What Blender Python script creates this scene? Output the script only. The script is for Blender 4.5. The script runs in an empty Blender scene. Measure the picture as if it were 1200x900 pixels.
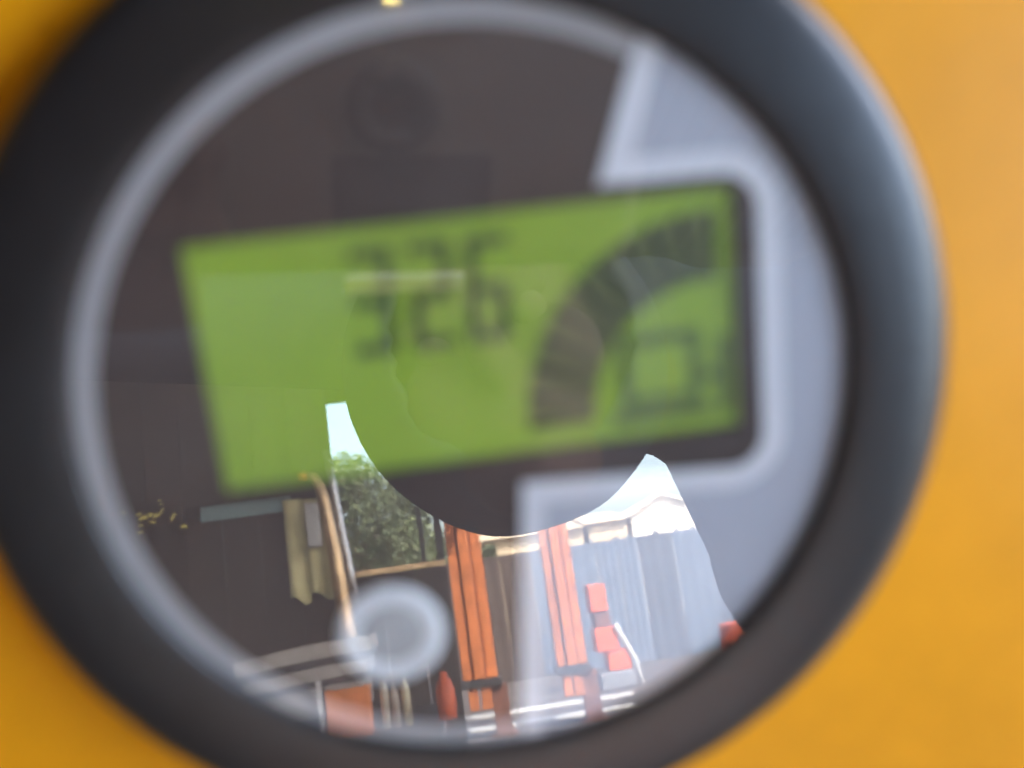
import bpy, bmesh, math, random
from mathutils import Vector, Matrix, Quaternion

random.seed(7)
R = math.radians
sc = bpy.context.scene
COL = sc.collection

# ------------------------------------------------------------------ camera
H0 = 1.30                                   # height of the gauge above the ground
TILT = R(28)                                # the dash panel leans back by 28 degrees
O = Vector((0, 0, H0))                      # centre of the gauge
CAM_R = Vector((0.98879, -0.14559, -0.03325))
CAM_D = Vector((-0.12480, -0.68326, -0.71943))
CAM_F = Vector((0.08202, 0.71551, -0.69377))
CAM_P = O + Vector((-0.0046936, -0.0756086, 0.0766146))
cd = bpy.data.cameras.new('Camera')
cam = bpy.data.objects.new('Camera', cd)
COL.objects.link(cam)
m3 = Matrix((CAM_R, -CAM_D, -CAM_F)).transposed()
cam.matrix_world = Matrix.Translation(CAM_P) @ m3.to_4x4()
cd.sensor_width = 36.0
cd.lens = 36.0 * 1152 / 1200
cd.clip_start = 0.001
cd.clip_end = 500
cd.dof.use_dof = True                       # focused on the yard mirrored in the glass
cd.dof.focus_distance = 0.80
cd.dof.aperture_fstop = cd.lens / 3.35      # a 3.35 mm wide iris
sc.camera = cam

# ------------------------------------------------------------------ sky, sun, exposure
SUN_EL, SUN_AZ = R(49), R(38)               # behind the panel, to the right (0 = +Y)
w = bpy.data.worlds.new('World')
sc.world = w
w.use_nodes = True
nt = w.node_tree
bg = nt.nodes['Background']
sky = nt.nodes.new('ShaderNodeTexSky')
sky.sky_type = 'NISHITA'
sky.sun_disc = False
sky.sun_elevation = SUN_EL
sky.sun_rotation = SUN_AZ
sky.air_density = 1.0
sky.dust_density = 4.5
nt.links.new(sky.outputs[0], bg.inputs[0])
bg.inputs[1].default_value = 0.15
sd = bpy.data.lights.new('Sun', 'SUN')
sd.energy = 2.0
sd.angle = R(0.5)
sd.color = (1.0, 0.95, 0.86)
sun = bpy.data.objects.new('Sun', sd)
COL.objects.link(sun)
sv = Vector((math.sin(SUN_AZ) * math.cos(SUN_EL), math.cos(SUN_AZ) * math.cos(SUN_EL), math.sin(SUN_EL)))
sun.rotation_euler = sv.to_track_quat('Z', 'Y').to_euler()
sun.location = (4, 6, 8)
vs = sc.view_settings
vs.view_transform = 'Standard'
vs.look = 'None'
vs.gamma = 1.0
vs.use_curve_mapping = False
vs.exposure = 4.68
sc.cycles.max_bounces = 10
sc.cycles.transparent_max_bounces = 16
sc.cycles.sample_clamp_indirect = 8.0

# ------------------------------------------------------------------ helpers
def mat(name, col, rough=0.6, metal=0.0, noise=0.0, scale=20.0, spec=0.5, col2=None, bump=0.0, bscale=200.0,
        emit=None, coat=0.0, trans=0.0, object_coords=True):
    m = bpy.data.materials.new(name)
    m.use_nodes = True
    n = m.node_tree.nodes
    l = m.node_tree.links
    b = n['Principled BSDF']
    b.inputs['Base Color'].default_value = (*col, 1)
    b.inputs['Roughness'].default_value = rough
    b.inputs['Metallic'].default_value = metal
    b.inputs['Specular IOR Level'].default_value = spec
    b.inputs['Coat Weight'].default_value = coat
    b.inputs['Coat Roughness'].default_value = 0.08
    tc = n.new('ShaderNodeTexCoord')
    if noise or col2:
        t = n.new('ShaderNodeTexNoise')
        t.inputs['Scale'].default_value = scale
        t.inputs['Detail'].default_value = 6
        t.inputs['Roughness'].default_value = 0.62
        l.new(tc.outputs['Object'], t.inputs['Vector'])
        r = n.new('ShaderNodeValToRGB')
        c2 = col2 or tuple(c * (1 - noise) for c in col)
        r.color_ramp.elements[0].position = 0.36
        r.color_ramp.elements[1].position = 0.64
        r.color_ramp.elements[0].color = (*c2, 1)
        r.color_ramp.elements[1].color = (*col, 1)
        l.new(t.outputs['Fac'], r.inputs['Fac'])
        l.new(r.outputs['Color'], b.inputs['Base Color'])
    if bump:
        t2 = n.new('ShaderNodeTexNoise')
        t2.inputs['Scale'].default_value = bscale
        t2.inputs['Detail'].default_value = 4
        l.new(tc.outputs['Object'], t2.inputs['Vector'])
        bp = n.new('ShaderNodeBump')
        bp.inputs['Strength'].default_value = bump
        bp.inputs['Distance'].default_value = 0.001
        l.new(t2.outputs['Fac'], bp.inputs['Height'])
        l.new(bp.outputs['Normal'], b.inputs['Normal'])
    if emit:
        b.inputs['Emission Color'].default_value = (*emit[:3], 1)
        b.inputs['Emission Strength'].default_value = emit[3]
    if trans:
        b.inputs['Transmission Weight'].default_value = trans
    return m

def tag(o, label=None, cat=None, group=None, kind=None):
    if label: o['label'] = label
    if cat: o['category'] = cat
    if group: o['group'] = group
    if kind: o['kind'] = kind
    return o

def empty(name, loc=(0, 0, 0), rot=None):
    o = bpy.data.objects.new(name, None)
    o.empty_display_size = 0.05
    COL.objects.link(o)
    o.location = loc
    if rot is not None:
        o.rotation_euler = rot
    return o

class MB:
    """collects vertices and faces, then links them as one mesh object"""
    def __init__(self):
        self.v, self.f = [], []
    def add(self, vs_, fs_):
        k = len(self.v)
        self.v += [tuple(p) for p in vs_]
        self.f += [tuple(i + k for i in f) for f in fs_]
        return self
    def box(self, x0, x1, y0, y1, z0, z1):
        return self.add([(x0, y0, z0), (x1, y0, z0), (x1, y1, z0), (x0, y1, z0), (x0, y0, z1), (x1, y0, z1), (x1, y1, z1), (x0, y1, z1)],
                        [(0, 3, 2, 1), (4, 5, 6, 7), (0, 1, 5, 4), (1, 2, 6, 5), (2, 3, 7, 6), (3, 0, 4, 7)])
    def prism(self, pts, z0, z1):
        n = len(pts)
        self.add([(x, y, z0) for x, y in pts] + [(x, y, z1) for x, y in pts],
                 [tuple(range(n - 1, -1, -1)), tuple(range(n, 2 * n))] + [(i, (i + 1) % n, n + (i + 1) % n, n + i) for i in range(n)])
        return self
    def tube(self, pts, rad, n=12, cap=True):
        pts = [Vector(p) for p in pts]
        rads = rad if isinstance(rad, (list, tuple)) else [rad] * len(pts)
        rings = []
        up = None
        for i, p in enumerate(pts):
            t = (pts[min(i + 1, len(pts) - 1)] - pts[max(i - 1, 0)]).normalized()
            if up is None:
                up = t.orthogonal().normalized()
            up = (up - t * up.dot(t)).normalized()
            s = t.cross(up)
            rings.append([p + (up * math.cos(2 * math.pi * k / n) + s * math.sin(2 * math.pi * k / n)) * rads[i] for k in range(n)])
        vv = [q for r_ in rings for q in r_]
        ff = []
        for i in range(len(pts) - 1):
            for k in range(n):
                ff.append((i * n + k, i * n + (k + 1) % n, (i + 1) * n + (k + 1) % n, (i + 1) * n + k))
        if cap:
            ff.append(tuple(range(n - 1, -1, -1)))
            ff.append(tuple((len(pts) - 1) * n + k for k in range(n)))
        return self.add(vv, ff)
    def lathe(self, prof, n=96, closed=False):
        """profile of (r, z) spun round local Z"""
        m = len(prof)
        vv = [(r_ * math.cos(2 * math.pi * k / n), r_ * math.sin(2 * math.pi * k / n), z) for k in range(n) for r_, z in prof]
        ff = []
        for k in range(n):
            a, b = k * m, ((k + 1) % n) * m
            for i in range(m if closed else m - 1):
                j = (i + 1) % m
                ff.append((a + i, b + i, b + j, a + j))
        return self.add(vv, ff)
    def build(self, name, m, parent=None, smooth=False, bevel=0.0, loc=None, seg=2):
        me = bpy.data.meshes.new(name)
        me.from_pydata(self.v, [], self.f)
        bm = bmesh.new()
        bm.from_mesh(me)
        bmesh.ops.remove_doubles(bm, verts=bm.verts, dist=1e-6)
        bmesh.ops.recalc_face_normals(bm, faces=bm.faces)
        bm.to_mesh(me)
        bm.free()
        me.materials.append(m)
        if smooth:
            me.shade_smooth()
        o = bpy.data.objects.new(name, me)
        COL.objects.link(o)
        if parent:
            o.parent = parent
        if loc:
            o.location = loc
        if bevel:
            bv = o.modifiers.new('bevel', 'BEVEL')
            bv.width = bevel
            bv.segments = seg
            bv.limit_method = 'ANGLE'
        return o

def look(az, el, d):
    """world point seen from the gauge at compass az (0 = -Y, + = +X), elevation el, d metres out along -Y"""
    a = R(az)
    return Vector((d * math.tan(a), -d, H0 - 0.013 + d / math.cos(a) * math.tan(R(el))))

def lx(az, d): return d * math.tan(R(az))
def lz(el, d): return H0 - 0.013 + d * math.tan(R(el))

# ------------------------------------------------------------------ materials
M = {}
M['yellow'] = mat('yellow_paint', (0.82, 0.338, 0.004), rough=0.42, noise=0.18, scale=22, spec=0.2, bump=0.15, bscale=90)
M['black'] = mat('black_plastic', (0.0135, 0.0130, 0.0138), rough=0.34, noise=0.35, scale=45, spec=0.5, bump=0.10, bscale=900)
M['face'] = mat('dial_print', (0.038, 0.021, 0.018), rough=0.6, noise=0.15, scale=40)
M['silver'] = mat('silver_print', (0.42, 0.43, 0.49), rough=0.5, noise=0.06, scale=60)
M['pale'] = mat('pale_print', (0.66, 0.66, 0.70), rough=0.5)
M['ring'] = mat('grey_ring_print', (0.36, 0.345, 0.355), rough=0.5)
M['lcd'] = mat('lcd_green', (0.205, 0.30, 0.022), rough=0.35, emit=(0.20, 0.36, 0.035, 0.012), noise=0.28, scale=26)
M['seg'] = mat('lcd_segment', (0.024, 0.05, 0.012), rough=0.4)
M['bar'] = mat('lcd_bar', (0.095, 0.112, 0.034), rough=0.4)
M['seg2'] = mat('lcd_divider', (0.016, 0.02, 0.010), rough=0.4)
M['icon'] = mat('lcd_symbol', (0.08, 0.125, 0.024), rough=0.4)
M['btn'] = mat('grey_rubber', (0.38, 0.38, 0.385), rough=0.55)
M['steel_dark'] = mat('dark_steel', (0.03, 0.03, 0.032), rough=0.5, noise=0.3)

def glass_front():
    m = bpy.data.materials.new('clear_cover')
    m.use_nodes = True
    n, l = m.node_tree.nodes, m.node_tree.links
    n.remove(n['Principled BSDF'])
    out = n['Material Output']
    tr = n.new('ShaderNodeBsdfTransparent')
    tr.inputs[0].default_value = (0.96, 0.97, 0.97, 1)
    gl = n.new('ShaderNodeBsdfGlossy')
    gl.inputs['Roughness'].default_value = 0.0
    gl.inputs['Color'].default_value = (1, 1, 1, 1)
    lw = n.new('ShaderNodeLayerWeight')
    lw.inputs['Blend'].default_value = 0.5
    pw = n.new('ShaderNodeMath'); pw.operation = 'POWER'; pw.inputs[1].default_value = 5.0
    l.new(lw.outputs['Facing'], pw.inputs[0])
    ma = n.new('ShaderNodeMath'); ma.operation = 'MULTIPLY_ADD'
    ma.inputs[1].default_value = 0.75
    ma.inputs[2].default_value = 0.085
    l.new(pw.outputs[0], ma.inputs[0])
    mx = n.new('ShaderNodeMixShader')
    l.new(ma.outputs[0], mx.inputs[0])
    l.new(tr.outputs[0], mx.inputs[1])
    l.new(gl.outputs[0], mx.inputs[2])
    df_ = n.new('ShaderNodeBsdfDiffuse')  # thin diffuse film painting in the milky veil of glare over the dial
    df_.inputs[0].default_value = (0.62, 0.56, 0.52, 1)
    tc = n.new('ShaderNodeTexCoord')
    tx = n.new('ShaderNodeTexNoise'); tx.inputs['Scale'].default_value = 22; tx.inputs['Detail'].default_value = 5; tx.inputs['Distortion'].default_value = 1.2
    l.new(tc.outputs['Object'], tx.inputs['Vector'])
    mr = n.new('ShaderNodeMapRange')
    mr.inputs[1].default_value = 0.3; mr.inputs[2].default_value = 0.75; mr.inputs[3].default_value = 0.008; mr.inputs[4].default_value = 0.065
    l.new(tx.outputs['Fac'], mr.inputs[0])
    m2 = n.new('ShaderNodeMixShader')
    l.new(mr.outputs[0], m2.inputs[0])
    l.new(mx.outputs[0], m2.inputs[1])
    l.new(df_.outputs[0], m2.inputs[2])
    l.new(m2.outputs[0], out.inputs[0])
    return m
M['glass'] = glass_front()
mc = bpy.data.materials.new('clear_body')
mc.use_nodes = True
mc.node_tree.nodes.remove(mc.node_tree.nodes['Principled BSDF'])
_t = mc.node_tree.nodes.new('ShaderNodeBsdfTransparent')
_t.inputs[0].default_value = (0.97, 0.975, 0.97, 1)
mc.node_tree.links.new(_t.outputs[0], mc.node_tree.nodes['Material Output'].inputs[0])
M['clear'] = mc

# ------------------------------------------------------------------ ground
g = MB()
g.add([(-60, -90, 0), (60, -90, 0), (60, 30, 0), (-60, 30, 0)], [(0, 1, 2, 3)])
tag(g.build('yard_ground', mat('yard_ground', (0.085, 0.070, 0.062), rough=0.85, noise=0.35, scale=1.4)), kind='structure')

# ------------------------------------------------------------------ yellow machine console
con = empty('machine_console', (0, 0, 0))
tag(con, 'glossy yellow painted machine panel that carries the round gauge', 'panel')
ZP = -0.0075                                     # panel surface below the lip plane of the gauge
nrm = Vector((0, -math.cos(TILT), math.sin(TILT)))
upv = Vector((0, math.sin(TILT), math.cos(TILT)))
pc = O + nrm * ZP
a = pc + upv * 0.20
b = pc - upv * 0.26
prof = [(b.y, b.z), (b.y + 0.03, 0.0), (0.62, 0.0), (0.62, a.z + 0.0), (a.y, a.z)]
hood = MB()
n = len(prof)
X0, X1 = -0.36, 0.36
hood.add([(X0, y, z) for y, z in prof] + [(X1, y, z) for y, z in prof],
         [tuple(range(n)), tuple(range(2 * n - 1, n - 1, -1))] + [(i, (i + 1) % n, n + (i + 1) % n, n + i) for i in range(n)])
hood.build('hood', M['yellow'], con, bevel=0.018, seg=4)

# ------------------------------------------------------------------ the gauge
GM = Matrix((Vector((1, 0, 0)), upv, nrm)).transposed().to_4x4()
GM.translation = O
gauge = empty('round_gauge')
gauge.matrix_world = GM
tag(gauge, 'round black-rimmed gauge with a green digital screen set in the yellow panel', 'gauge')
k = 0.001
def mm(pts): return [tuple(c * k for c in p) for p in pts]

# bezel: rounded black rim, spun profile (radius, height above the lip)
prof = [(42.6, -1.8), (42.5, -0.3), (42.65, 0.0), (43.1, 0.2), (44.6, 0.38), (46.8, 0.52), (49.2, 0.6),
        (51.6, 0.58), (52.9, 0.4), (53.9, -0.05), (54.6, -0.75), (55.1, -1.8), (55.4, -3.2), (55.45, -5.0), (55.4, -8.4), (44.0, -8.4), (44.0, -1.8)]
bz = MB().lathe(mm(prof), n=160, closed=True).build('bezel', M['black'], gauge, smooth=True)

def circle(r, n=128, a0=0.0, a1=360.0):
    return [(r * math.cos(R(a0 + (a1 - a0) * i / n)), r * math.sin(R(a0 + (a1 - a0) * i / n))) for i in range(n if abs(a1 - a0) == 360 else n + 1)]

# dial plate with the window for the screen
LCX, LCY, LW, LH = 0.8, 7.4, 58.3, 27.1
ZF = -1.2
bm = bmesh.new()
outer = [bm.verts.new((x * k, y * k, ZF * k)) for x, y in circle(43.8)]
hole_xy = [(LCX - LW / 2, LCY - LH / 2), (LCX + LW / 2, LCY - LH / 2), (LCX + LW / 2, LCY + LH / 2), (LCX - LW / 2, LCY + LH / 2)]
hole = [bm.verts.new((x * k, y * k, ZF * k)) for x, y in hole_xy]
ed = [bm.edges.new((outer[i], outer[(i + 1) % len(outer)])) for i in range(len(outer))]
ed2 = [bm.edges.new((hole[i], hole[(i + 1) % 4])) for i in range(4)]
bmesh.ops.triangle_fill(bm, edges=ed + ed2, use_beauty=True, use_dissolve=False)
low = [bm.verts.new((x * k, y * k, (ZF - 0.9) * k)) for x, y in hole_xy]
for i in range(4):
    bm.faces.new((hole[i], hole[(i + 1) % 4], low[(i + 1) % 4], low[i]))
me = bpy.data.meshes.new('dial_face')
bm.to_mesh(me); bm.free()
me.materials.append(M['face'])
face = bpy.data.objects.new('dial_face', me)
COL.objects.link(face)
face.parent = gauge

def arc(cx, cy, r, a0, a1, n=8):
    return [(cx + r * math.cos(R(a0 + (a1 - a0) * i / n)), cy + r * math.sin(R(a0 + (a1 - a0) * i / n))) for i in range(n + 1)]

# silver printed field on the right half
A_TOP, A_BOT = 60.8, -88.8
line = [(43.7 * math.cos(R(A_TOP)), 43.7 * math.sin(R(A_TOP))), (19.8, 35.0)] + [(15.3, 22.6)] + \
       arc(28.6, 18.4, 4.0, 95, 0, 8) + arc(28.6, -7.2, 4.0, 0, -84, 8) + [(4.2, -9.6), (0.95, -43.6)]
rim = arc(0, 0, 43.7, A_BOT, A_TOP, 60)
bm = bmesh.new()
vsx = [bm.verts.new((x * k, y * k, (ZF + 0.06) * k)) for x, y in line + rim[1:-1]]
es = [bm.edges.new((vsx[i], vsx[(i + 1) % len(vsx)])) for i in range(len(vsx))]
bmesh.ops.triangle_fill(bm, edges=es, use_beauty=True)
bmesh.ops.recalc_face_normals(bm, faces=bm.faces)
me = bpy.data.meshes.new('silver_field')
bm.to_mesh(me); bm.free()
me.materials.append(M['silver'])
sf = bpy.data.objects.new('silver_field', me)
COL.objects.link(sf)
sf.parent = face

def stroke(pts, wd, side, z):
    """band of width wd laid along a polyline on one side of it, mitred at the corners"""
    P = [Vector(p) for p in pts]
    off = []
    for i, p in enumerate(P):
        d0 = (P[i] - P[i - 1]).normalized() if i else (P[1] - P[0]).normalized()
        d1 = (P[i + 1] - P[i]).normalized() if i < len(P) - 1 else d0
        n0 = Vector((-d0.y, d0.x)); n1 = Vector((-d1.y, d1.x))
        nn = (n0 + n1).normalized()
        off.append(p + nn * (side * wd / max(0.35, nn.dot(n0))))
    vv = [(p.x * k, p.y * k, z * k) for p in P] + [(p.x * k, p.y * k, z * k) for p in off]
    n_ = len(P)
    return MB().add(vv, [(i, i + 1, n_ + i + 1, n_ + i) for i in range(n_ - 1)])
stroke(line, 2.5, 1, ZF + 0.12).build('pale_outline', M['pale'], face)
# grey ring printed round the dark half
rg = MB()
ro, ri = circle(43.7, 110, A_TOP, 360 + A_BOT), circle(40.15, 110, A_TOP, 360 + A_BOT)
nn_ = len(ro)
rg.add([(x * k, y * k, (ZF + 0.09) * k) for x, y in ro + ri], [(i, i + 1, nn_ + i + 1, nn_ + i) for i in range(nn_ - 1)])
rg.build('grey_ring', M['ring'], face)

# green screen and what it shows
ZL = ZF - 0.7
lcd = MB().add(mm([(LCX - 30.5, LCY - 14.8, ZL), (LCX + 30.5, LCY - 14.8, ZL), (LCX + 30.5, LCY + 14.8, ZL), (LCX - 30.5, LCY + 14.8, ZL),
                   (LCX - 30.5, LCY - 14.8, ZL - 2), (LCX + 30.5, LCY - 14.8, ZL - 2), (LCX + 30.5, LCY + 14.8, ZL - 2), (LCX - 30.5, LCY + 14.8, ZL - 2)]),
               [(0, 1, 2, 3), (7, 6, 5, 4), (0, 4, 5, 1), (1, 5, 6, 2), (2, 6, 7, 3), (3, 7, 4, 0)]).build('lcd_screen', M['lcd'], gauge)
def seg_digit(cx, cy, on):
    W_, H_, T_ = 4.5, 11.6, 1.25
    hw, hh = W_ / 2, H_ / 2
    g_ = 0.18
    bars = {'a': (-hw, hw, hh - T_, hh), 'd': (-hw, hw, -hh, -hh + T_), 'g': (-hw + g_, hw - g_, -T_ / 2, T_ / 2),
            'f': (-hw, -hw + T_, g_, hh - g_), 'b': (hw - T_, hw, g_, hh - g_), 'e': (-hw, -hw + T_, -hh + g_, -g_), 'c': (hw - T_, hw, -hh + g_, -g_)}
    mb = MB()
    for s in on:
        x0, x1, y0, y1 = bars[s]
        z0 = ZL + 0.05 + 0.01 * 'abcdefg'.index(s)
        q = [(x0, y0), (x1, y0), (x1, y1), (x0, y1)]
        mb.add([((cx + x + 0.05 * y) * k, (cy + y) * k, z0 * k) for x, y in q], [(0, 1, 2, 3)])
    return mb
for cx, on in ((-9.7, 'abgcd'), (-3.4, 'abged'), (2.7, 'afgecd')):
    o = seg_digit(cx, 12.9, on).build('digit', M['seg'], lcd)
    o['label'] = 'dark digit ' + {'abgcd': 'three', 'abged': 'two', 'afgecd': 'six'}[on] + ' on the green screen'
# the arc of bars on the right
ACX, ACY, RO, RI = 27.6, -3.2, 21.9, 14.3
NB = 10
for i in range(NB):
    a0, a1 = 90 + 90 * i / NB, 90 + 90 * (i + 1) / NB
    p = arc(ACX, ACY, RO, a0 + 0.6, a1 - 0.6, 3) + arc(ACX, ACY, RI, a1 - 0.6, a0 + 0.6, 3)
    MB().add([(x * k, y * k, (ZL + 0.05) * k) for x, y in p], [tuple(range(len(p)))]).build('bar_segment', M['bar'], lcd)
dv = MB()
for i in range(NB + 1):
    a_ = 90 + 90 * i / NB
    p = arc(ACX, ACY, RO, a_ - 1.3, a_ + 1.3, 1) + arc(ACX, ACY, RI, a_ + 1.9, a_ - 1.9, 1)
    dv.add([(x * k, y * k, (ZL + 0.09) * k) for x, y in p], [(0, 1, 2, 3)])
dv.build('bar_ticks', M['seg2'], lcd)
# pump pictogram under the arc
ic = MB()
def rect(mb, x0, x1, y0, y1, z): mb.add(mm([(x0, y0, z), (x1, y0, z), (x1, y1, z), (x0, y1, z)]), [(0, 1, 2, 3)])
zi = ZL + 0.06
rect(ic, 16.4, 17.9, -2.6, 5.8, zi); rect(ic, 24.4, 25.9, -2.6, 5.8, zi); rect(ic, 17.9, 24.4, 4.4, 5.8, zi); rect(ic, 17.9, 24.4, -2.6, -1.4, zi)
rect(ic, 15.2, 27.0, -4.6, -2.9, zi); rect(ic, 25.9, 27.6, -0.6, 0.8, zi); rect(ic, 27.6, 29.2, -4.4, 4.6, zi)
ic.build('pump_symbol', M['icon'], lcd)

# round button with its pale collar
btn = MB().lathe(mm([(3.9, ZF), (3.9, ZF + 0.15), (4.1, ZF + 0.25), (5.9, ZF + 0.25), (6.15, ZF + 0.12), (6.15, ZF)]), n=64).build('button_collar', mat('collar_plastic', (0.72, 0.74, 0.77), rough=0.35), gauge, smooth=True, loc=(-12.8 * k, -26.2 * k, 0))
MB().lathe(mm([(0.0, ZF + 0.22), (1.5, ZF + 0.21), (3.0, ZF + 0.17), (3.8, ZF + 0.1), (3.88, ZF + 0.0)]), n=48).build('button_cap', M['btn'], btn, smooth=True)

# flat clear cover
cover = MB()
nC = 128
cc = circle(42.42, nC)
cover.add([(x * k, y * k, -0.3 * k) for x, y in cc] + [(x * k, y * k, -0.85 * k) for x, y in cc],
          [tuple(range(nC)), tuple(range(2 * nC - 1, nC - 1, -1))] + [(i, nC + i, nC + (i + 1) % nC, (i + 1) % nC) for i in range(nC)])
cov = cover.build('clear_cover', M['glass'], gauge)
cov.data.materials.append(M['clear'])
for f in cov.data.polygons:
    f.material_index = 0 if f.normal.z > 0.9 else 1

# ------------------------------------------------------------------ canopy shed mirrored in the glass
M['soot'] = mat('dark_boards', (0.045, 0.036, 0.03), rough=0.8, noise=0.4, scale=3)
M['boards'] = mat('weathered_boards', (0.072, 0.060, 0.052), rough=0.8, noise=0.45, scale=3)
M['roofdark'] = mat('dark_roof_sheet', (0.026, 0.022, 0.02), rough=0.8, noise=0.3, scale=2)
ROOF_Z = 3.53
RX0, RX1, RY0, RY1 = -7.0, 3.25, -9.55, 2.6  # near bay stretched out of view to shade the gauge and the person
RX2, RYM = 0.95, -6.8                               # far bay shaped narrower to let sun reach the orange columns
shed = empty('canopy_shed', (0, 0, 0))
tag(shed, 'dark timber shed with a broad canopy roof, mirrored at the left of the gauge glass', 'shed')
for bx1, by0, by1 in ((RX1, RYM + 0.002, RY1), (RX2, RY0, RYM - 0.002)):
    rf = MB()
    nx = int((bx1 - RX0) / 0.075)
    for i in range(nx):
        xa, xb = RX0 + (bx1 - RX0) * i / nx, RX0 + (bx1 - RX0) * (i + 1) / nx
        za, zb = ROOF_Z + 0.02 * (i % 2), ROOF_Z + 0.02 * ((i + 1) % 2)
        rf.add([(xa, by0, za), (xb, by0, zb), (xb, by1, zb), (xa, by1, za), (xa, by0, za + 0.03), (xb, by0, zb + 0.03), (xb, by1, zb + 0.03), (xa, by1, za + 0.03)],
               [(0, 1, 2, 3), (7, 6, 5, 4), (0, 4, 5, 1), (2, 6, 7, 3)])
    rf.build('roof', M['roofdark'], shed)
for yb in (RY0 + 0.1, RYM + 0.1, -3.2, -0.2, RY1 - 0.1):
    MB().box(RX0 + 0.02, (RX1 if yb > RYM else RX2) - 0.02, yb - 0.06, yb + 0.06, ROOF_Z - 0.20, ROOF_Z - 0.002).build('rafter', M['soot'], shed)
for xb, yb in ((RX0 + 0.15, RY0 + 0.1), (RX0 + 0.15, RY1 - 0.1), (RX1 - 0.12, RY1 - 0.1)):
    MB().box(xb - 0.07, xb + 0.07, yb - 0.058, yb + 0.058, 0, ROOF_Z - 0.203).build('roof_post', M['soot'], shed)

DW = 4.2                                            # wall across the left half
WX0 = lx(-6.45, DW)
slot = (lx(-13.25, DW), lx(-10.0, DW), lz(6.35, DW), lz(7.3, DW))
bw = 0.155
x = RX0 + 0.3
boards = []
while x < lx(-0.45, DW) - 0.02:
    x1 = min(x + bw, lx(-0.45, DW))
    if x < WX0 < x1: x1 = WX0
    top = ROOF_Z - 0.002 if x1 <= WX0 + 1e-6 else lz(1.95, DW)
    spans = [(0.0, top)]
    if x1 > slot[0] + 0.002 and x < slot[1] - 0.002:
        spans = [(0.0, slot[2]), (slot[3], top)]
    for z0, z1 in spans:
        boards.append((x, x1, z0, z1))
    x = x1
for (xa, xb, z0, z1) in boards:
    dy = random.uniform(-0.006, 0.006)
    MB().box(xa + 0.003, xb - 0.003, -DW - 0.03 + dy, -DW + dy, z0, z1).build('board', M['boards'], shed)
MB().box(RX0 + 0.3, slot[0] - 0.02, -DW - 0.055, -DW - 0.045, 0, ROOF_Z - 0.21).build('wall_lining', M['soot'], shed)
MB().box(slot[1] + 0.02, WX0 - 0.005, -DW - 0.055, -DW - 0.045, 0, ROOF_Z - 0.21).build('wall_lining', M['soot'], shed)
MB().box(slot[0] - 0.02, slot[1] + 0.02, -DW - 0.055, -DW - 0.045, slot[3] + 0.032, ROOF_Z - 0.21).build('wall_lining', M['soot'], shed)
# unseen side wall added on the left to darken that side of the panel
shade_wall_x = -1.9
yy = -DW + 0.05
while yy < RY1 - 0.3:
    dx = random.uniform(-0.005, 0.005)
    MB().box(shade_wall_x - 0.03 + dx, shade_wall_x + dx, yy + 0.003, yy + 0.192, 0, ROOF_Z - 0.205).build('board', M['soot'], shed)
    yy += 0.195
MB().box(shade_wall_x - 0.05, shade_wall_x - 0.038, -DW + 0.05, RY1 - 0.3, 0, ROOF_Z - 0.206).build('wall_lining', M['soot'], shed)
# frosted strip window
MB().box(slot[0] - 0.07, slot[1] + 0.07, -DW - 0.05, -DW - 0.04, slot[2] - 0.03, slot[3] + 0.03).build(
    'strip_window', mat('frosted_pane', (0.25, 0.40, 0.43), rough=0.5), shed)
# opening with brassy trim: sill and two thin mullions
M['brass'] = mat('worn_brass', (0.90, 0.60, 0.32), rough=0.3, metal=0.4, noise=0.35, scale=14)
sillz = lz(2.0, DW)
MB().box(lx(-6.0, DW), lx(-0.5, DW), -DW - 0.02, -DW + 0.05, sillz, sillz + 0.022).build('window_sill', M['brass'], shed)
for az, wd in ((-1.72, 0.020), (-0.72, 0.030)):
    MB().box(lx(az, DW) - wd / 2, lx(az, DW) + wd / 2, -DW - 0.02, -DW + 0.03, sillz + 0.024, ROOF_Z - 0.002).build('mullion', M['steel_dark'], shed)

# brass pipe with its hooked end, grey pipe beside it
pp = [look(-6.40, -3.0, 4.05), look(-6.55, -0.4, 4.05), look(-6.8, 3.5, 4.05), look(-7.1, 6.5, 4.05), look(-7.28, 7.5, 4.05), look(-7.6, 8.05, 4.05), look(-8.05, 8.2, 4.05)]
br = MB().tube(pp, [0.036, 0.034, 0.029, 0.025, 0.023, 0.021, 0.02], 14).build('brass_pipe', M['brass'], None, smooth=True)
tag(br, 'brassy bent pipe beside the shed opening mirrored in the glass', 'pipe')
MB().tube([look(-8.02, 8.2, 4.05), look(-8.45, 8.15, 4.05)], [0.024, 0.018], 14).build('pipe_cap', mat('orange_cap', (0.75, 0.22, 0.04), rough=0.5), br, smooth=True)
gp = MB().tube([look(-5.9, 0.5, 4.1), look(-6.02, 2.2, 4.1), look(-6.3, 5.0, 4.1), look(-6.52, 7.4, 4.1), look(-6.7, 9.5, 4.1)], 0.018, 12).build(
    'grey_pipe', mat('grey_steel', (0.5, 0.5, 0.52), rough=0.35, metal=0.7), None, smooth=True)
tag(gp, 'thin grey steel pipe right of the brassy one in the mirrored opening', 'pipe')

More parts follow.
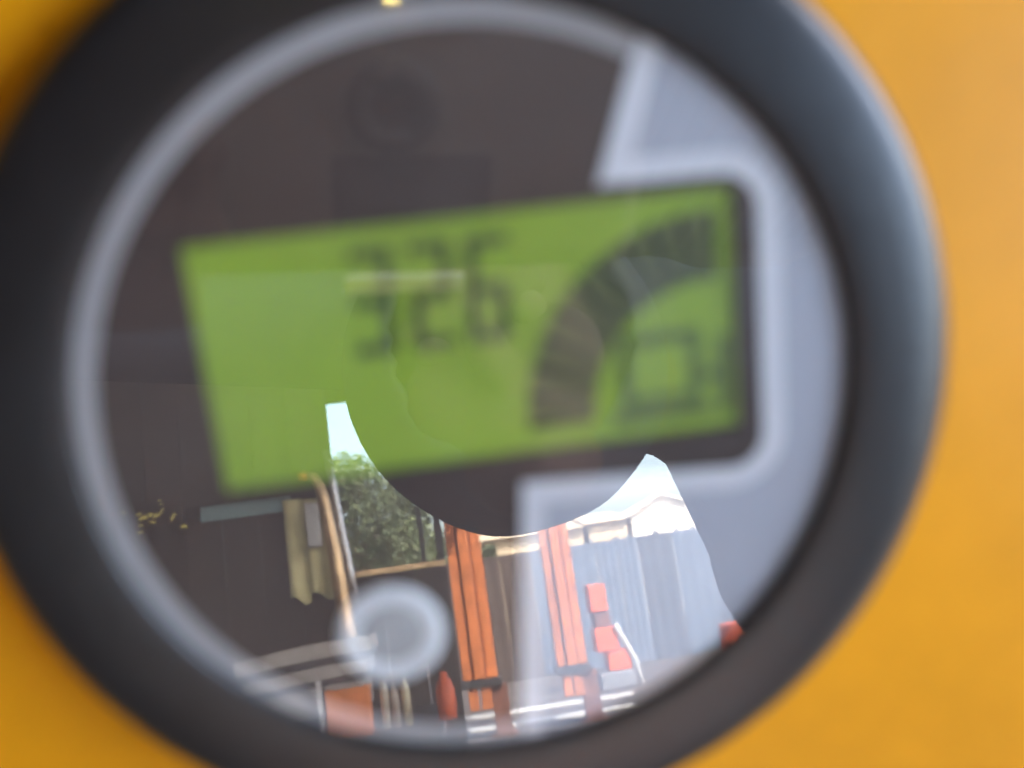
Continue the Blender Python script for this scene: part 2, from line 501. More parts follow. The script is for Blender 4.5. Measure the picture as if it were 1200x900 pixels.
# pale yellow work jacket hanging on the boards
def cloth(name, az0, az1, el0, el1, d, folds, m, parent, phase=0.0, skew=0.0):
    nx_, nz_ = 26, 24
    vv, ff = [], []
    for j in range(nz_ + 1):
        t = j / nz_
        el = el0 + (el1 - el0) * t
        for i in range(nx_ + 1):
            s = i / nx_
            wv = math.sin(s * folds * 2 * math.pi + phase) * 0.014 * (0.3 + t) + 0.02 * math.sin(s * math.pi)
            p = look(az0 + (az1 - az0) * s + skew * t, el + 0.25 * math.sin(s * 5 + phase) * t, d - wv)
            vv.append(tuple(p))
    for j in range(nz_):
        for i in range(nx_):
            q = j * (nx_ + 1) + i
            ff.append((q, q + 1, q + nx_ + 2, q + nx_ + 1))
    o = MB().add(vv, ff).build(name, m, parent, smooth=True)
    so = o.modifiers.new('thick', 'SOLIDIFY'); so.thickness = 0.004
    return o
M['cream'] = mat('cream_cloth', (0.88, 0.80, 0.42), rough=0.85, noise=0.2, scale=12)
jk = empty('work_jacket', look(-8.0, 1.4, 4.12))
tag(jk, 'pale yellow work jacket hanging on the dark boards, mirrored lower left', 'jacket')
bpy.context.view_layer.update()
def reparent(o, p):
    o.parent = p
    o.matrix_parent_inverse = p.matrix_world.inverted()
for nm, args in (('sleeve', (-9.45, -8.35, 6.9, 1.1, 4.12, 0.9)), ('jacket_body', (-8.3, -6.8, 6.8, 1.2, 4.11, 1.3))):
    reparent(cloth(nm, *args, M['cream'], None, phase=1.0), jk)
gb = MB().box(lx(-8.25, 4.06), lx(-7.45, 4.06), -4.08, -4.03, lz(4.05, 4.06), lz(6.6, 4.06)).build('chest_patch', mat('grey_patch', (0.55, 0.55, 0.55), rough=0.7), None, bevel=0.008)
reparent(gb, jk)

# bench below with boards, crate and bottles
DB = 3.55
bench = empty('work_bench', (lx(-7, DB), -DB, 0))
tag(bench, 'long grey work bench against the shed wall, mirrored at the bottom left', 'bench')
bpy.context.view_layer.update()
M['bench'] = mat('bench_grey', (0.13, 0.12, 0.115), rough=0.6, noise=0.3, scale=6)
zt = lz(-6.5, DB)
reparent(MB().box(-2.0, -0.10, -DW + 0.06, -DB + 0.25, zt - 0.04, zt).build('bench_top', M['bench'], None, bevel=0.005), bench)
for xx in (-1.9, -0.2):
    for yy in (-DW + 0.12, -DB + 0.18):
        reparent(MB().box(xx - 0.03, xx + 0.03, yy - 0.03, yy + 0.03, 0, zt - 0.041).build('leg', M['bench'], None), bench)
# curved pale sheets stacked on the bench
M['sheet'] = mat('pale_sheet', (0.50, 0.46, 0.42), rough=0.4, noise=0.2, scale=8)
M['sheet_dark'] = mat('dark_sheet', (0.09, 0.08, 0.085), rough=0.5, noise=0.2, scale=8)
def curved_panel(az0, az1, el_top, th, m, d0, d1, sag):
    nx_ = 18
    vv, ff = [], []
    for i in range(nx_ + 1):
        s = i / nx_
        z = lz(el_top, DB) - sag * (1 - s) ** 2
        xx = lx(az0 + (az1 - az0) * s, DB)
        vv += [(xx, -d0, z), (xx, -d1, z), (xx, -d1, z - th), (xx, -d0, z - th)]
    for i in range(nx_):
        a_, b_ = i * 4, i * 4 + 4
        for q in range(4):
            ff.append((a_ + q, b_ + q, b_ + (q + 1) % 4, a_ + (q + 1) % 4))
    ff += [(3, 2, 1, 0), (nx_ * 4, nx_ * 4 + 1, nx_ * 4 + 2, nx_ * 4 + 3)]
    return MB().add(vv, ff)
zz = -1.35
for j, (th, mm_, lab) in enumerate(((0.052, 'sheet', 'top'), (0.020, 'sheet_dark', 'second'), (0.044, 'sheet', 'third'), (0.018, 'sheet_dark', 'fourth'), (0.10, 'sheet', 'lowest'))):
    o = curved_panel(-12.8 + 0.2 * j, -5.3 - 0.15 * j, zz, th, M[mm_], DB - 0.05 - 0.012 * j, DB + 0.28, 0.03).build('curved_sheet', M[mm_], None)
    tag(o, ('pale' if mm_ == 'sheet' else 'dark') + ' curved sheet, ' + lab + ' of the stack mirrored above the orange crate', 'sheet', 'curved sheets stacked on the bench')
    zz -= math.degrees(math.atan((th + 0.003) / DB))
ztb = lz(zz, DB) + 0.001
for az in (-12.2, -9.3):
    o = MB().box(lx(az, DB) - 0.05, lx(az, DB) + 0.05, -DB - 0.2, -DB + 0.02, zt, ztb - 0.001).build('wooden_block', M['soot'], None)
    tag(o, 'dark wooden block under the ' + ('left end' if az < -10 else 'middle') + ' of the curved sheets', 'block')
M['orange'] = mat('orange_paint', (0.56, 0.165, 0.045), rough=0.5, noise=0.42, scale=7)
M['crate'] = mat('orange_crate_plastic', (0.95, 0.27, 0.05), rough=0.45, noise=0.1, scale=12)
cr = empty('orange_crate', (lx(-6.9, 3.42), -3.42, zt))
tag(cr, 'small orange crate on the bench, mirrored at the bottom rim of the dial', 'crate')
bpy.context.view_layer.update()
cx0, cx1, cz1 = lx(-8.15, 3.42), lx(-5.75, 3.42), lz(-4.1, 3.42)
for (xa, xb, ya, yb) in ((cx0, cx1, -3.402, -3.39), (cx0, cx1, -3.50, -3.488), (cx0, cx0 + 0.012, -3.4875, -3.4025), (cx1 - 0.012, cx1, -3.4875, -3.4025)):
    reparent(MB().box(xa, xb, ya, yb, zt, cz1).build('side_panel', M['crate'], None, bevel=0.002), cr)
we = MB().box(lx(-8.5, 3.40) - 0.008, lx(-8.5, 3.40) + 0.008, -3.41, -3.395, zt, lz(-3.5, 3.4)).build('white_batten', mat('white_paint', (0.75, 0.74, 0.72), rough=0.5), None)
tag(we, 'short white batten standing left of the orange crate', 'batten')
for az, hgt, c in ((-4.9, -4.0, (0.5, 0.47, 0.38)), (-4.35, -4.3, (0.45, 0.4, 0.34)), (-3.7, -4.05, (0.58, 0.53, 0.36))):
    zb = lz(hgt, 3.5)
    p = look(az, 0, 3.5)
    o = MB().lathe([(0.0, zt), (0.016, zt), (0.016, zb - 0.035), (0.012, zb - 0.02), (0.007, zb - 0.012), (0.007, zb), (0.0, zb)], n=20).build('bottle', mat('bottle_plastic', c, rough=0.35), None, smooth=True, loc=(p.x, p.y, 0))
    tag(o, {-4.9: 'cream bottle nearest the orange crate on the bench', -4.35: 'tan bottle between the two paler bottles on the bench', -3.7: 'tall cream bottle farthest from the orange crate'}[az], 'bottle', 'bottles on the bench')
o = MB().lathe([(0.0, zt), (0.032, zt), (0.034, zt + 0.05), (0.034, zt + 0.10), (0.024, zt + 0.13), (0.014, zt + 0.14), (0.014, zt + 0.16), (0.0, zt + 0.16)], n=24).build(
    'oil_can', mat('red_orange_can', (0.72, 0.12, 0.03), rough=0.4), None, smooth=True, loc=(lx(-1.45, 3.5), -3.5, 0))
tag(o, 'red-orange oil can standing at the right end of the bench', 'can')

# glittering yellow scraps on the shed wall
M['glint'] = mat('yellow_foil', (0.95, 0.80, 0.20), rough=0.25)
fl = empty('foil_tags', look(-16.5, 6.6, 4.14))
tag(fl, 'cluster of small shiny yellow tags hung on the dark shed boards', 'tags')
bpy.context.view_layer.update()
for i in range(16):
    c = look(random.gauss(-16.4, 0.75), random.gauss(6.8, 0.45), 4.14 + random.uniform(-0.03, 0.03))
    q = Quaternion((random.uniform(-1, 1), random.uniform(-1, 1), random.uniform(-1, 1)), random.uniform(-0.9, 0.9))
    s = random.uniform(0.009, 0.02)
    p = [c + q @ Vector(v) for v in ((-s, 0, -s * 0.4), (s, 0, -s * 0.3), (s * 0.8, 0, s * 0.5), (-s * 0.7, 0, s * 0.4))]
    p2 = [v + q @ Vector((0, 0.0015, 0)) for v in p]
    reparent(MB().add(p + p2, [(0, 1, 2, 3), (7, 6, 5, 4), (0, 4, 5, 1), (1, 5, 6, 2), (2, 6, 7, 3), (3, 7, 4, 0)]).build('tag', M['glint'], None), fl)

# ------------------------------------------------------------------ yard beyond: orange columns
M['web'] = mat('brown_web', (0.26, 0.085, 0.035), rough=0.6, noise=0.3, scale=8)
M['rust'] = mat('rust_primer', (0.16, 0.055, 0.03), rough=0.75, noise=0.4, scale=8)
def column(az0, az1, label):
    d = 9.45
    x0, x1 = lx(az0, d), lx(az1, d)
    wdt = x1 - x0
    root = empty('orange_column', ((x0 + x1) / 2, -d, 0))
    tag(root, label, 'column', 'orange columns of the canopy')
    bpy.context.view_layer.update()
    zb = lz(-4.55, d)
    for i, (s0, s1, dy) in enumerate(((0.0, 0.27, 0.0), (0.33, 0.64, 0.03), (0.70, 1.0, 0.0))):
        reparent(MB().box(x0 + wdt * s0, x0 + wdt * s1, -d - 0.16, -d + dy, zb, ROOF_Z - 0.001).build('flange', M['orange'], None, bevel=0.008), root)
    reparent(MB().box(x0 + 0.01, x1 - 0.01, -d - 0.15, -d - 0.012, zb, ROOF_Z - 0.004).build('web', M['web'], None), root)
    reparent(MB().box(x0 - 0.03, x1 + 0.03, -d - 0.18, -d + 0.05, zb - 0.07, zb - 0.002).build('collar', M['steel_dark'], None, bevel=0.006), root)
    for s0, s1 in ((0.10, 0.38), (0.46, 0.755)):
        reparent(MB().box(x0 + wdt * s0, x0 + wdt * s1, -d - 0.1, -d + 0.02, lz(-6.2, d), zb - 0.072).build('bracket', M['orange'], None, bevel=0.006), root)
    reparent(MB().box(x1 - 0.075, x1 + 0.075, -d - 0.16, -d + 0.0, 0.021, zb - 0.071).build('stub', M['rust'], None), root)
    reparent(MB().box(x1 - 0.12, x1 + 0.12, -d - 0.25, -d + 0.03, 0.0, 0.019).build('base_plate', M['rust'], None), root)
    return root
column(-0.30, 1.68, 'grooved orange steel column mirrored left, over the dark half of the dial')
column(5.12, 6.82, 'grooved orange steel column mirrored right, over the silver half of the dial')

# white painted kerb beams on the ground
M['whitep'] = mat('white_paint_worn', (0.55, 0.55, 0.54), rough=0.5, noise=0.25, scale=5)
for d, lab in ((10.05, 'nearer of two white beams lying on the yard ground'), (11.1, 'farther of two white beams lying on the yard ground')):
    o = MB().box(lx(-1.4, d), lx(9.1, d), -d - 0.05, -d + 0.05, 0.0, 0.035).build('white_beam', M['whitep'], None, bevel=0.004)
    tag(o, lab, 'beam', 'white beams on the ground')

# red-orange pump machine between column and fence
dm = 12.0
pm = empty('yard_machine', (lx(8.2, dm), -dm, 0))
tag(pm, 'red-orange stepped machine beside the right column in the reflection', 'machine')
bpy.context.view_layer.update()
M['redor'] = mat('red_orange_paint', (0.62, 0.10, 0.03), rough=0.4, noise=0.15, scale=6)
M['greym'] = mat('machine_grey', (0.16, 0.17, 0.19), rough=0.5)
def bx(nm, a0, a1, e0, e1, m, dy=0.0, dep=0.4, bev=0.02):
    reparent(MB().box(lx(a0, dm), lx(a1, dm), -dm - dep, -dm + dy, lz(e0, dm), lz(e1, dm)).build(nm, m, None, bevel=bev), pm)
bx('head', 7.45, 8.45, -1.85, -0.25, M['redor'])
bx('neck', 7.6, 8.5, -2.72, -1.86, M['rust'], -0.03)
bx('housing', 7.45, 8.75, -4.1, -2.73, M['redor'], 0.02)
bx('foot_block', 8.0, 9.3, -5.2, -4.11, M['redor'], 0.0)
bx('skid', 7.4, 9.4, -6.15, -5.21, M['greym'], 0.03)
MB_arm = MB().tube([look(8.7, -2.6, dm - 0.05), look(9.0, -3.4, dm - 0.02), look(9.5, -4.6, dm), look(9.7, -6.1, dm)], 0.03, 10).build('drain_hose', M['whitep'], None, smooth=True)
reparent(MB_arm, pm)

# orange drum at the edge of the mirrored view
dd = 12.2
dz = lz(-3.5, dd)
dr = MB().lathe([(0.0, 0.0), (0.19, 0.0), (0.205, 0.012), (0.19, 0.03), (0.19, dz * 0.5 - 0.015), (0.203, dz * 0.5), (0.19, dz * 0.5 + 0.015), (0.19, dz - 0.02), (0.203, dz - 0.006), (0.18, dz), (0.0, dz - 0.01)], n=32).build(
    'steel_drum', M['redor'], None, smooth=True, loc=(lx(15.25, dd), -dd, 0))
tag(dr, 'orange-red steel drum mirrored at the lower right rim of the dial', 'drum')

# blue-grey sheet fence
df = 15.0
fence = empty('sheet_fence', (2.0, -df, 0))
tag(fence, 'blue-grey sheet metal fence mirrored behind the machine and columns', 'fence')
bpy.context.view_layer.update()
xs = lx(-1.2, df)
ftop = lz(2.12, df)
pal = [(0.060, 0.080, 0.112), (0.082, 0.112, 0.155), (0.048, 0.061, 0.082), (0.070, 0.090, 0.125)]
fm = [mat('fence_sheet', c, rough=0.5, noise=0.18, scale=3) for c in pal]
M['fence_dark'] = mat('dark_brown_sheet', (0.06, 0.043, 0.036), rough=0.8, noise=0.4, scale=3)  # darker brown sheets for the left end of the fence
while xs < 7.5:
    wdt = random.choice((0.32, 0.45, 0.55))
    mb = MB()
    nr = 6
    for q in range(nr):
        xa, xb = xs + wdt * q / nr, xs + wdt * (q + 1) / nr - 0.0
        ya = -df + (0.009 if q % 2 else 0.0)
        yb = -df + (0.0 if q % 2 else 0.009)
        mb.add([(xa, ya, 0), (xb, yb, 0), (xb, yb, ftop), (xa, ya, ftop), (xa, ya - 0.004, 0), (xb, yb - 0.004, 0), (xb, yb - 0.004, ftop), (xa, ya - 0.004, ftop)],
               [(0, 1, 2, 3), (7, 6, 5, 4), (3, 2, 6, 7), (0, 4, 5, 1)])
    reparent(mb.build('fence_sheet', (M['fence_dark'] if xs < lx(2.7, df) else fm[random.choice((0, 1, 1, 2, 3))]), None), fence)
    xs += wdt + 0.006
reparent(MB().box(lx(-1.2, df), xs, -df - 0.06, -df - 0.02, ftop - 0.1, ftop - 0.03).build('rail', M['greym'], None), fence)
nz = random.Random(3)
for j in range(9):
    xx = lx(nz.uniform(8, 14), df)
    reparent(MB().box(xx - 0.03, xx + 0.03, -df - 0.05, -df - 0.008, ftop, ftop + nz.uniform(0.02, 0.07)).build('rail_clip', M['greym'], None), fence)

# cream and white houses behind the fence
M['creamw'] = mat('cream_wall', (0.50, 0.40, 0.26), rough=0.8, noise=0.1, scale=0.8)
M['whitew'] = mat('white_wall', (0.80, 0.74, 0.62), rough=0.8, noise=0.08, scale=0.8)
M['tile'] = mat('grey_roof', (0.30, 0.27, 0.25), rough=0.8, noise=0.3, scale=2)
dh = 28.0
def house(name, az0, az1, el_e, el_r, wm, label, depth=5.0, gable=False):
    x0, x1 = lx(az0, dh), lx(az1, dh)
    root = empty(name, ((x0 + x1) / 2, -dh, 0))
    tag(root, label, 'house')
    bpy.context.view_layer.update()
    ze, zr = lz(el_e, dh), lz(el_r, dh)
    mb = MB()
    if gable:
        xm = x0 + (x1 - x0) * 0.45
        mb.add([(x0, -dh, 0), (x1, -dh, 0), (x1, -dh, ze), (xm, -dh, zr), (x0, -dh, ze), (x0, -dh - depth, 0), (x1, -dh - depth, 0), (x1, -dh - depth, ze), (xm, -dh - depth, zr), (x0, -dh - depth, ze)],
               [(0, 1, 2, 3, 4), (9, 8, 7, 6, 5), (0, 4, 9, 5), (1, 6, 7, 2)])
        reparent(mb.build('wall', wm, None), root)
        r2 = MB()
        for xa, za, xb, zb in ((x0 - 0.1, ze - 0.04, xm, zr + 0.004), (xm, zr + 0.004, x1 + 0.1, ze - 0.04)):
            r2.add([(xa, -dh + 0.15, za), (xb, -dh + 0.15, zb), (xb, -dh - depth - 0.15, zb), (xa, -dh - depth - 0.15, za),
                    (xa, -dh + 0.15, za + 0.06), (xb, -dh + 0.15, zb + 0.06), (xb, -dh - depth - 0.15, zb + 0.06), (xa, -dh - depth - 0.15, za + 0.06)],
                   [(0, 3, 2, 1), (4, 5, 6, 7), (0, 1, 5, 4), (1, 2, 6, 5), (2, 3, 7, 6), (3, 0, 4, 7)])
        reparent(r2.build('roof', M['whitew'], None), root)
    else:
        mb.box(x0, x1, -dh - depth, -dh, 0, ze)
        reparent(mb.build('wall', wm, None), root)
        r2 = MB()
        r2.add([(x0 - 0.1, -dh + 0.2, ze + 0.003), (x1 + 0.02, -dh + 0.2, ze + 0.003), (x1 + 0.02, -dh - depth / 2, zr), (x0 - 0.1, -dh - depth / 2, zr), (x0 - 0.1, -dh - depth - 0.2, ze + 0.003), (x1 + 0.02, -dh - depth - 0.2, ze + 0.003)],
               [(0, 1, 2, 3), (3, 2, 5, 4), (0, 3, 4), (1, 5, 2), (0, 4, 5, 1)])
        reparent(r2.build('roof', wm, None), root)
    return root
h1 = house('cream_house', 1.2, 7.65, 3.05, 3.9, M['creamw'], 'low cream house seen between the two orange columns in the reflection')
h2 = house('cream_garage', 7.95, 10.2, 3.2, 4.1, M['creamw'], 'small cream garage between the cream house and the white gable')
h3 = house('white_house', 10.5, 14.6, 3.35, 4.35, M['whitew'], 'brilliant white gabled house at the right end of the mirrored roofline', gable=True)

# ------------------------------------------------------------------ trees and shrub
def leaf_mat(name, c1, c2):
    m = mat(name, c1, rough=0.6, col2=c2, scale=1.2)
    return m
M['leaf'] = leaf_mat('tree_leaves', (0.10, 0.13, 0.05), (0.045, 0.065, 0.028))
M['bark'] = mat('bark', (0.10, 0.075, 0.055), rough=0.9, noise=0.4, scale=6)
def tree(name, x, y, h, blobs, nleaf, lsize, label, seed):
    rn = random.Random(seed)
    root = empty(name, (x, y, 0))
    tag(root, label, 'tree' if h > 2.5 else 'shrub')
    bpy.context.view_layer.update()
    tk = MB()
    bh = min(b_[2] for b_ in blobs)
    r0 = 0.035 * h
    tk.tube([(x, y, 0), (x + 0.02 * h, y, h * 0.3), (x - 0.01 * h, y + 0.1, h * 0.62)], [r0, r0 * 0.75, r0 * 0.45], 10)
    for bx_, by_, bz_, br_ in blobs:
        tk.tube([(x, y, h * 0.28), (x + bx_ * 0.5, y + by_ * 0.5, (h * 0.3 + bz_) * 0.5), (x + bx_, y + by_, bz_)], [r0 * 0.45, r0 * 0.28, r0 * 0.08], 7)
    reparent(tk.build('trunk', M['bark'], None, smooth=True), root)
    lf = MB()
    tot = sum(b_[3] ** 2 for b_ in blobs)
    for bx_, by_, bz_, br_ in blobs:
        for _ in range(int(nleaf * br_ ** 2 / tot)):
            v = Vector((rn.gauss(0, 1), rn.gauss(0, 1), rn.gauss(0, 1))).normalized() * br_ * (rn.random() ** 0.35) * rn.uniform(0.8, 1.12)
            c = Vector((x + bx_, y + by_, bz_)) + Vector((v.x, v.y, v.z * 0.85))
            q = Quaternion((rn.gauss(0, 1), rn.gauss(0, 1), rn.gauss(0, 1)), rn.uniform(0, 6.28))
            s = lsize * rn.uniform(0.6, 1.3)
            lf.v += [tuple(c + q @ Vector(p)) for p in ((-s, 0, 0), (0, s * 0.45, s * 0.1), (s, 0, 0), (0, -s * 0.45, s * 0.1))]
            kk = len(lf.v) - 4
            lf.f.append((kk, kk + 1, kk + 2, kk + 3))
    me = bpy.data.meshes.new('crown')
    me.from_pydata(lf.v, [], lf.f)
    me.materials.append(M['leaf'])
    o = bpy.data.objects.new('crown', me)
    COL.objects.link(o)
    reparent(o, root)
dt = 22.0
def crown(az, el, d, spec):
    out = []
    x, y = lx(az, d), -d
    for a_, e_, r_ in spec:
        p = look(a_, e_, d)
        out.append((p.x - x, random.uniform(-0.8, 0.8), p.z, r_))
    return out
tree('broadleaf_tree', lx(-5.6, dt), -dt, 4.6, crown(-5.6, 6, dt, [(-6.2, 7.5, 0.75), (-5.2, 7.8, 0.7), (-4.4, 7.0, 0.8), (-7.2, 6.0, 0.9), (-5.5, 5.0, 1.0), (-4.0, 4.8, 0.85), (-4.9, 2.8, 1.0), (-6.6, 3.0, 1.0), (-3.7, 2.9, 0.8)]),
     15000, 0.062, 'large dark green tree in the mirrored shed opening', 11)
tree('broadleaf_tree', lx(-2.3, 24.0), -24.0, 4.4, crown(-2.3, 5, 24.0, [(-2.6, 6.2, 0.55), (-1.9, 5.2, 0.6), (-2.7, 4.2, 0.7), (-1.6, 3.4, 0.7), (-2.5, 2.2, 0.9), (-1.0, 2.0, 0.8)]),
     8000, 0.062, 'slimmer tree right of the large one in the mirrored opening', 12)
tree('rounded_shrub', lx(1.95, 16.2), -16.2, 2.2, crown(1.95, 2.4, 16.2, [(1.95, 2.3, 0.16), (1.75, 2.0, 0.14), (2.15, 1.9, 0.15), (2.2, 2.6, 0.10)]),
     700, 0.035, 'small round shrub topping the fence just right of the left column', 13)

# ------------------------------------------------------------------ photographer, leaning in from the right
M['skin'] = mat('skin', (0.085, 0.055, 0.043), rough=0.7, spec=0.2, noise=0.1, scale=30)
M['jacket'] = mat('navy_jacket', (0.030, 0.036, 0.055), rough=0.8, noise=0.25, scale=40, bump=0.3, bscale=500)
M['trousers'] = mat('dark_trousers', (0.035, 0.033, 0.032), rough=0.85, noise=0.2, scale=30)
pz = lambda *c: O + Vector(c)
person = empty('person', (0.60, -1.0, 0))
tag(person, 'person in a dark hooded jacket leaning in from the right, mirrored as a dark silhouette', 'person')
bpy.context.view_layer.update()
bm = bmesh.new()
def blob(c, rx, ry=None, rz=None, rot=None):
    ry = ry or rx; rz = rz or rx
    mtx = Matrix.Translation(c) @ (rot.to_4x4() if rot else Matrix.Identity(4)) @ Matrix.Diagonal((rx, ry, rz, 1))
    bmesh.ops.create_icosphere(bm, subdivisions=3, radius=1.0, matrix=mtx)
def limb(p0, p1, r0, r1, n=14):
    p0, p1 = Vector(p0), Vector(p1)
    d = p1 - p0
    q = d.to_track_quat('Z', 'Y').to_matrix().to_4x4()
    bmesh.ops.create_cone(bm, cap_ends=True, segments=18, radius1=r0, radius2=r1, depth=d.length, matrix=Matrix.Translation((p0 + p1) / 2) @ q)
    blob(p0, r0); blob(p1, r1)
# head frame: top leans to the left of the picture, face towards the gauge and a little down
HC = pz(0.043, -0.510, 0.128)
hu = Vector((-0.25, -0.10, 0.95)).normalized()
hf = Vector((-0.1, 0.95, -0.35)); hf = (hf - hu * hf.dot(hu)).normalized()
hr = hf.cross(hu)
HR = Matrix((hr, hf, hu)).transposed()
def hp(x, y, z): return HC + hr * x + hf * y + hu * z
blob(hp(0, -0.012, 0.022), 0.074, 0.092, 0.092, HR)
blob(hp(-0.004, 0.028, -0.050), 0.053, 0.055, 0.062, HR)           # jaw
blob(hp(0, 0.062, -0.090), 0.022, 0.018, 0.018, HR)           # chin
blob(hp(0, 0.072, 0.012), 0.050, 0.016, 0.018, HR)            # brow
blob(hp(0, 0.090, -0.022), 0.013, 0.018, 0.024, HR)           # nose
blob(hp(0, 0.080, -0.060), 0.024, 0.010, 0.012, HR)           # lips
for s in (-1, 1):
    blob(hp(s * 0.078, -0.010, -0.012), 0.010, 0.020, 0.032, HR)   # ears
    blob(hp(s * 0.036, 0.060, -0.030), 0.026, 0.024, 0.028, HR)    # cheeks
NK = pz(0.165, -0.625, 0.150)
limb(hp(0.02, -0.03, -0.03), NK, 0.058, 0.068)
# trunk
SR, SL = pz(0.275, -0.53, 0.099), pz(0.035, -0.76, 0.215)
UC = pz(0.268, -0.73, 0.120)
CH = pz(0.342, -0.76, -0.02)
HIP = pz(0.62, -1.00, -0.36)
limb(NK, UC, 0.07, 0.09); limb(UC, CH, 0.09, 0.115)
limb(CH, HIP, 0.12, 0.15)
limb(SR, UC, 0.078, 0.09); limb(SR, CH, 0.07, 0.10); limb(SL, UC, 0.062, 0.075); limb(NK, SR, 0.06, 0.068); limb(NK, SL, 0.06, 0.062)
# legs
for sx, sy in ((-0.09, 0.05), (0.09, -0.06)):
    hp_ = HIP + Vector((sx, sy, -0.05))
    kn = Vector((hp_.x + 0.0, hp_.y + 0.06, 0.50))
    an = Vector((hp_.x, hp_.y - 0.02, 0.085))
    limb(hp_, kn, 0.10, 0.068); limb(kn, an, 0.066, 0.045)
    limb(an + Vector((0, -0.03, -0.04)), an + Vector((-0.03, 0.17, -0.05)), 0.043, 0.033)
# arms to the camera
def cp(x, y, z): return CAM_P + CAM_R * x + CAM_D * y + CAM_F * z
ER, EL = pz(0.44, -0.36, -0.17), pz(-0.27, -0.50, 0.20)
WRr, WRl = pz(0.415, -0.165, -0.085), cp(-0.105, 0.045, -0.050)
limb(SR, ER, 0.062, 0.048); limb(ER, WRr, 0.046, 0.031)
limb(SL, EL, 0.058, 0.046); limb(EL, WRl, 0.045, 0.031)
# left hand closed round the camera
wr, s = WRl, -1
limb(wr, cp(s * 0.078, 0.018, -0.034), 0.028, 0.024)
limb(cp(s * 0.074, -0.004, -0.030), cp(s * 0.074, 0.034, -0.030), 0.0165, 0.0165)
for i, ln in enumerate((0.92, 1.0, 0.95, 0.8)):
    y = -0.012 + 0.0165 * i
    p0, p1, p2, p3 = cp(s * 0.078, y, -0.022), cp(s * 0.074, y, -0.002), cp(s * (0.074 - 0.020 * ln), y, 0.0045), cp(s * (0.072 - 0.034 * ln), y + 0.001, 0.0045)
    limb(p0, p1, 0.0092, 0.0085); limb(p1, p2, 0.0085, 0.0078); limb(p2, p3, 0.0078, 0.0068)
t0, t1, t2 = cp(s * 0.072, 0.022, -0.042), cp(s * 0.050, 0.006, -0.040), cp(s * 0.030, -0.004, -0.0385)
limb(t0, t1, 0.012, 0.0105); limb(t1, t2, 0.0105, 0.0085)
# right hand resting on the side of the console: fingers along the flank, thumb over its front edge
def kp(u, v, w_): return pc + Vector((0.36, 0, 0)) + upv * u - nrm * v + Vector((w_, 0, 0))      # up the slope, back along the flank, out sideways
limb(WRr, kp(-0.07, -0.03, 0.030), 0.028, 0.022)
limb(kp(-0.085, 0.005, 0.022), kp(-0.045, 0.005, 0.022), 0.0165, 0.0165)
for i, ln in enumerate((0.8, 0.95, 1.0, 0.92)):
    u = -0.098 + 0.0185 * i
    p0, p1, p2, p3 = kp(u, 0.008, 0.021), kp(u + 0.001, 0.008 + 0.036 * ln, 0.018), kp(u + 0.002, 0.008 + 0.060 * ln, 0.012), kp(u + 0.002, 0.008 + 0.080 * ln, 0.0075)
    limb(p0, p1, 0.0095, 0.0088); limb(p1, p2, 0.0088, 0.008); limb(p2, p3, 0.008, 0.0068)
t0, t1, t2 = kp(-0.055, -0.010, 0.022), kp(-0.030, -0.020, 0.002), kp(-0.012, -0.0105, -0.022)
limb(t0, t1, 0.0125, 0.0105); limb(t1, t2, 0.0105, 0.0085)
me = bpy.data.meshes.new('body')
bm.to_mesh(me); bm.free()
tmp = bpy.data.objects.new('body_source', me)
COL.objects.link(tmp)
rm = tmp.modifiers.new('r', 'REMESH'); rm.mode = 'VOXEL'; rm.voxel_size = 0.0042
sm_ = tmp.modifiers.new('s', 'SMOOTH'); sm_.iterations = 4; sm_.factor = 0.5
dg = bpy.context.evaluated_depsgraph_get()
me2 = bpy.data.meshes.new_from_object(tmp.evaluated_get(dg))
bpy.data.objects.remove(tmp)
me2.name = 'body'
me2.materials.clear()
for nm in ('skin', 'jacket', 'trousers'):
    me2.materials.append(M[nm])
for f in me2.polygons:
    c = f.center
    i = 1
    if (c - HC).length < 0.128 and (c - NK).length > 0.10: i = 0
    elif (c - CAM_P).length < 0.118 or (c - kp(-0.06, 0.01, 0.02)).length < 0.10: i = 0
    elif c.z < HIP.z - 0.02: i = 2
    f.material_index = i
me2.shade_smooth()
body = bpy.data.objects.new('body', me2)
COL.objects.link(body)
reparent(body, person)
# hood drawn round the head, open at the face; eyes
hb = bmesh.new()
bmesh.ops.create_icosphere(hb, subdivisions=5, radius=1.0)
HDC = pz(0.046, -0.530, 0.125)
for v in hb.verts:
    d = v.co.copy()
    wob = 1.0 + 0.012 * math.sin(8 * d.x + 3 * d.z) * math.cos(6 * d.y + 1)
    v.co = HDC + Vector((d.x * 0.107, d.y * 0.118, d.z * 0.110)) * wob
bmesh.ops.delete(hb, geom=[v for v in hb.verts if (v.co - HDC).y > 0.088], context='VERTS')
hm = bpy.data.meshes.new('hood'); hb.to_mesh(hm); hb.free()
hm.materials.append(M['jacket']); hm.shade_smooth()
ho = bpy.data.objects.new('hood', hm); COL.objects.link(ho); reparent(ho, person)
sol = ho.modifiers.new('thick', 'SOLIDIFY'); sol.thickness = 0.006; sol.offset = -1
M['eye'] = mat('eye', (0.12, 0.085, 0.07), rough=0.8, spec=0.1)
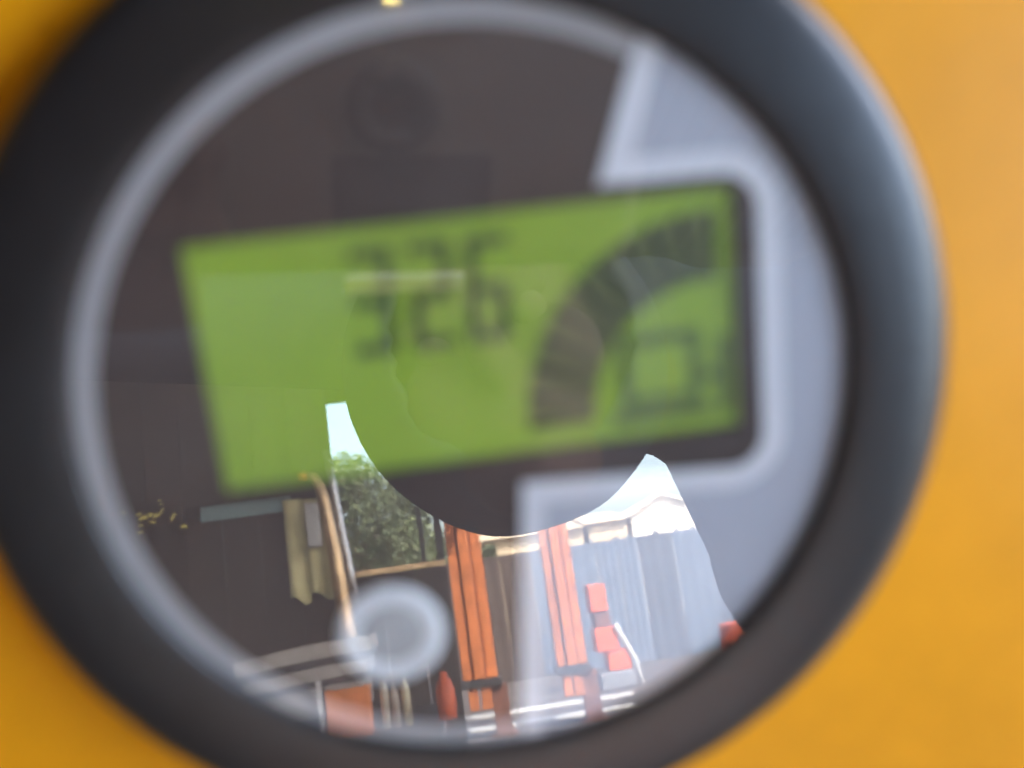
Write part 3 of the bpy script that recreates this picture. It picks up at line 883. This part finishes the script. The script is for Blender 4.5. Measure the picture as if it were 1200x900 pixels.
for s in (-1, 1):
    e = MB()
    e.lathe([(0.0001, 0.011), (0.006, 0.0092), (0.0095, 0.0055), (0.011, 0.0), (0.0095, -0.0055), (0.0001, -0.011)], n=16)
    eo = e.build('eye', M['eye'], None, smooth=True, loc=hp(s * 0.030, 0.074, -0.004))
    reparent(eo, person)

# ------------------------------------------------------------------ the camera in the hands
cmr = empty('compact_camera', cp(0, 0, -0.015))
tag(cmr, 'grey compact camera with a black lens held in one hand in front of the gauge', 'camera')
bpy.context.view_layer.update()
CR = Matrix((CAM_R, -CAM_D, -CAM_F)).transposed().to_4x4()
CR.translation = CAM_P
def cam_part(mb, nm, m, bevel=0.0, smooth=False):
    mb.v = [tuple(CR @ Vector(p)) for p in mb.v]
    o = mb.build(nm, m, None, smooth=smooth, bevel=bevel)
    reparent(o, cmr)
    return o
M['cambody'] = mat('camera_grey', (0.16, 0.145, 0.14), rough=0.55)
M['lensblack'] = mat('lens_black', (0.045, 0.043, 0.045), rough=0.45)
M['gripblack'] = mat('grip_dark', (0.03, 0.03, 0.034), rough=0.6)
M['trim_glint'] = mat('camera_trim', (0.9, 0.9, 0.86), rough=0.3)  # trim in near-white plastic, painted so pale to stand for its bright glint
cam_part(MB().box(-0.058, 0.058, -0.039, 0.030, 0.0045, 0.030), 'camera_body', M['cambody'], bevel=0.006)
cam_part(MB().lathe([(0.0052, 0.0046), (0.0052, 0.0012), (0.0062, 0.0008), (0.0092, 0.0008), (0.0098, 0.002), (0.0098, 0.0047)], n=48), 'lens_ring', M['lensblack'], smooth=True)
cam_part(MB().box(-0.013, 0.021, -0.0265, -0.0105, 0.0038, 0.0052), 'grip_bar', M['gripblack'])
cam_part(MB().lathe([(0.0, 0.0026), (0.003, 0.0028), (0.0051, 0.0034)], n=32), 'lens_glass', mat('lens_glass', (0.03, 0.032, 0.04), rough=0.3))
cam_part(MB().box(-0.011, 0.0155, -0.0410, -0.0375, 0.0015, 0.0044), 'glint_strip', M['trim_glint'])
cam_part(MB().box(-0.0016, 0.0006, 0.0195, 0.0235, 0.0035, 0.00449), 'focus_lamp', mat('focus_lamp', (0.8, 0.6, 0.1), rough=0.3, emit=(1.0, 0.75, 0.2, 3.0)))
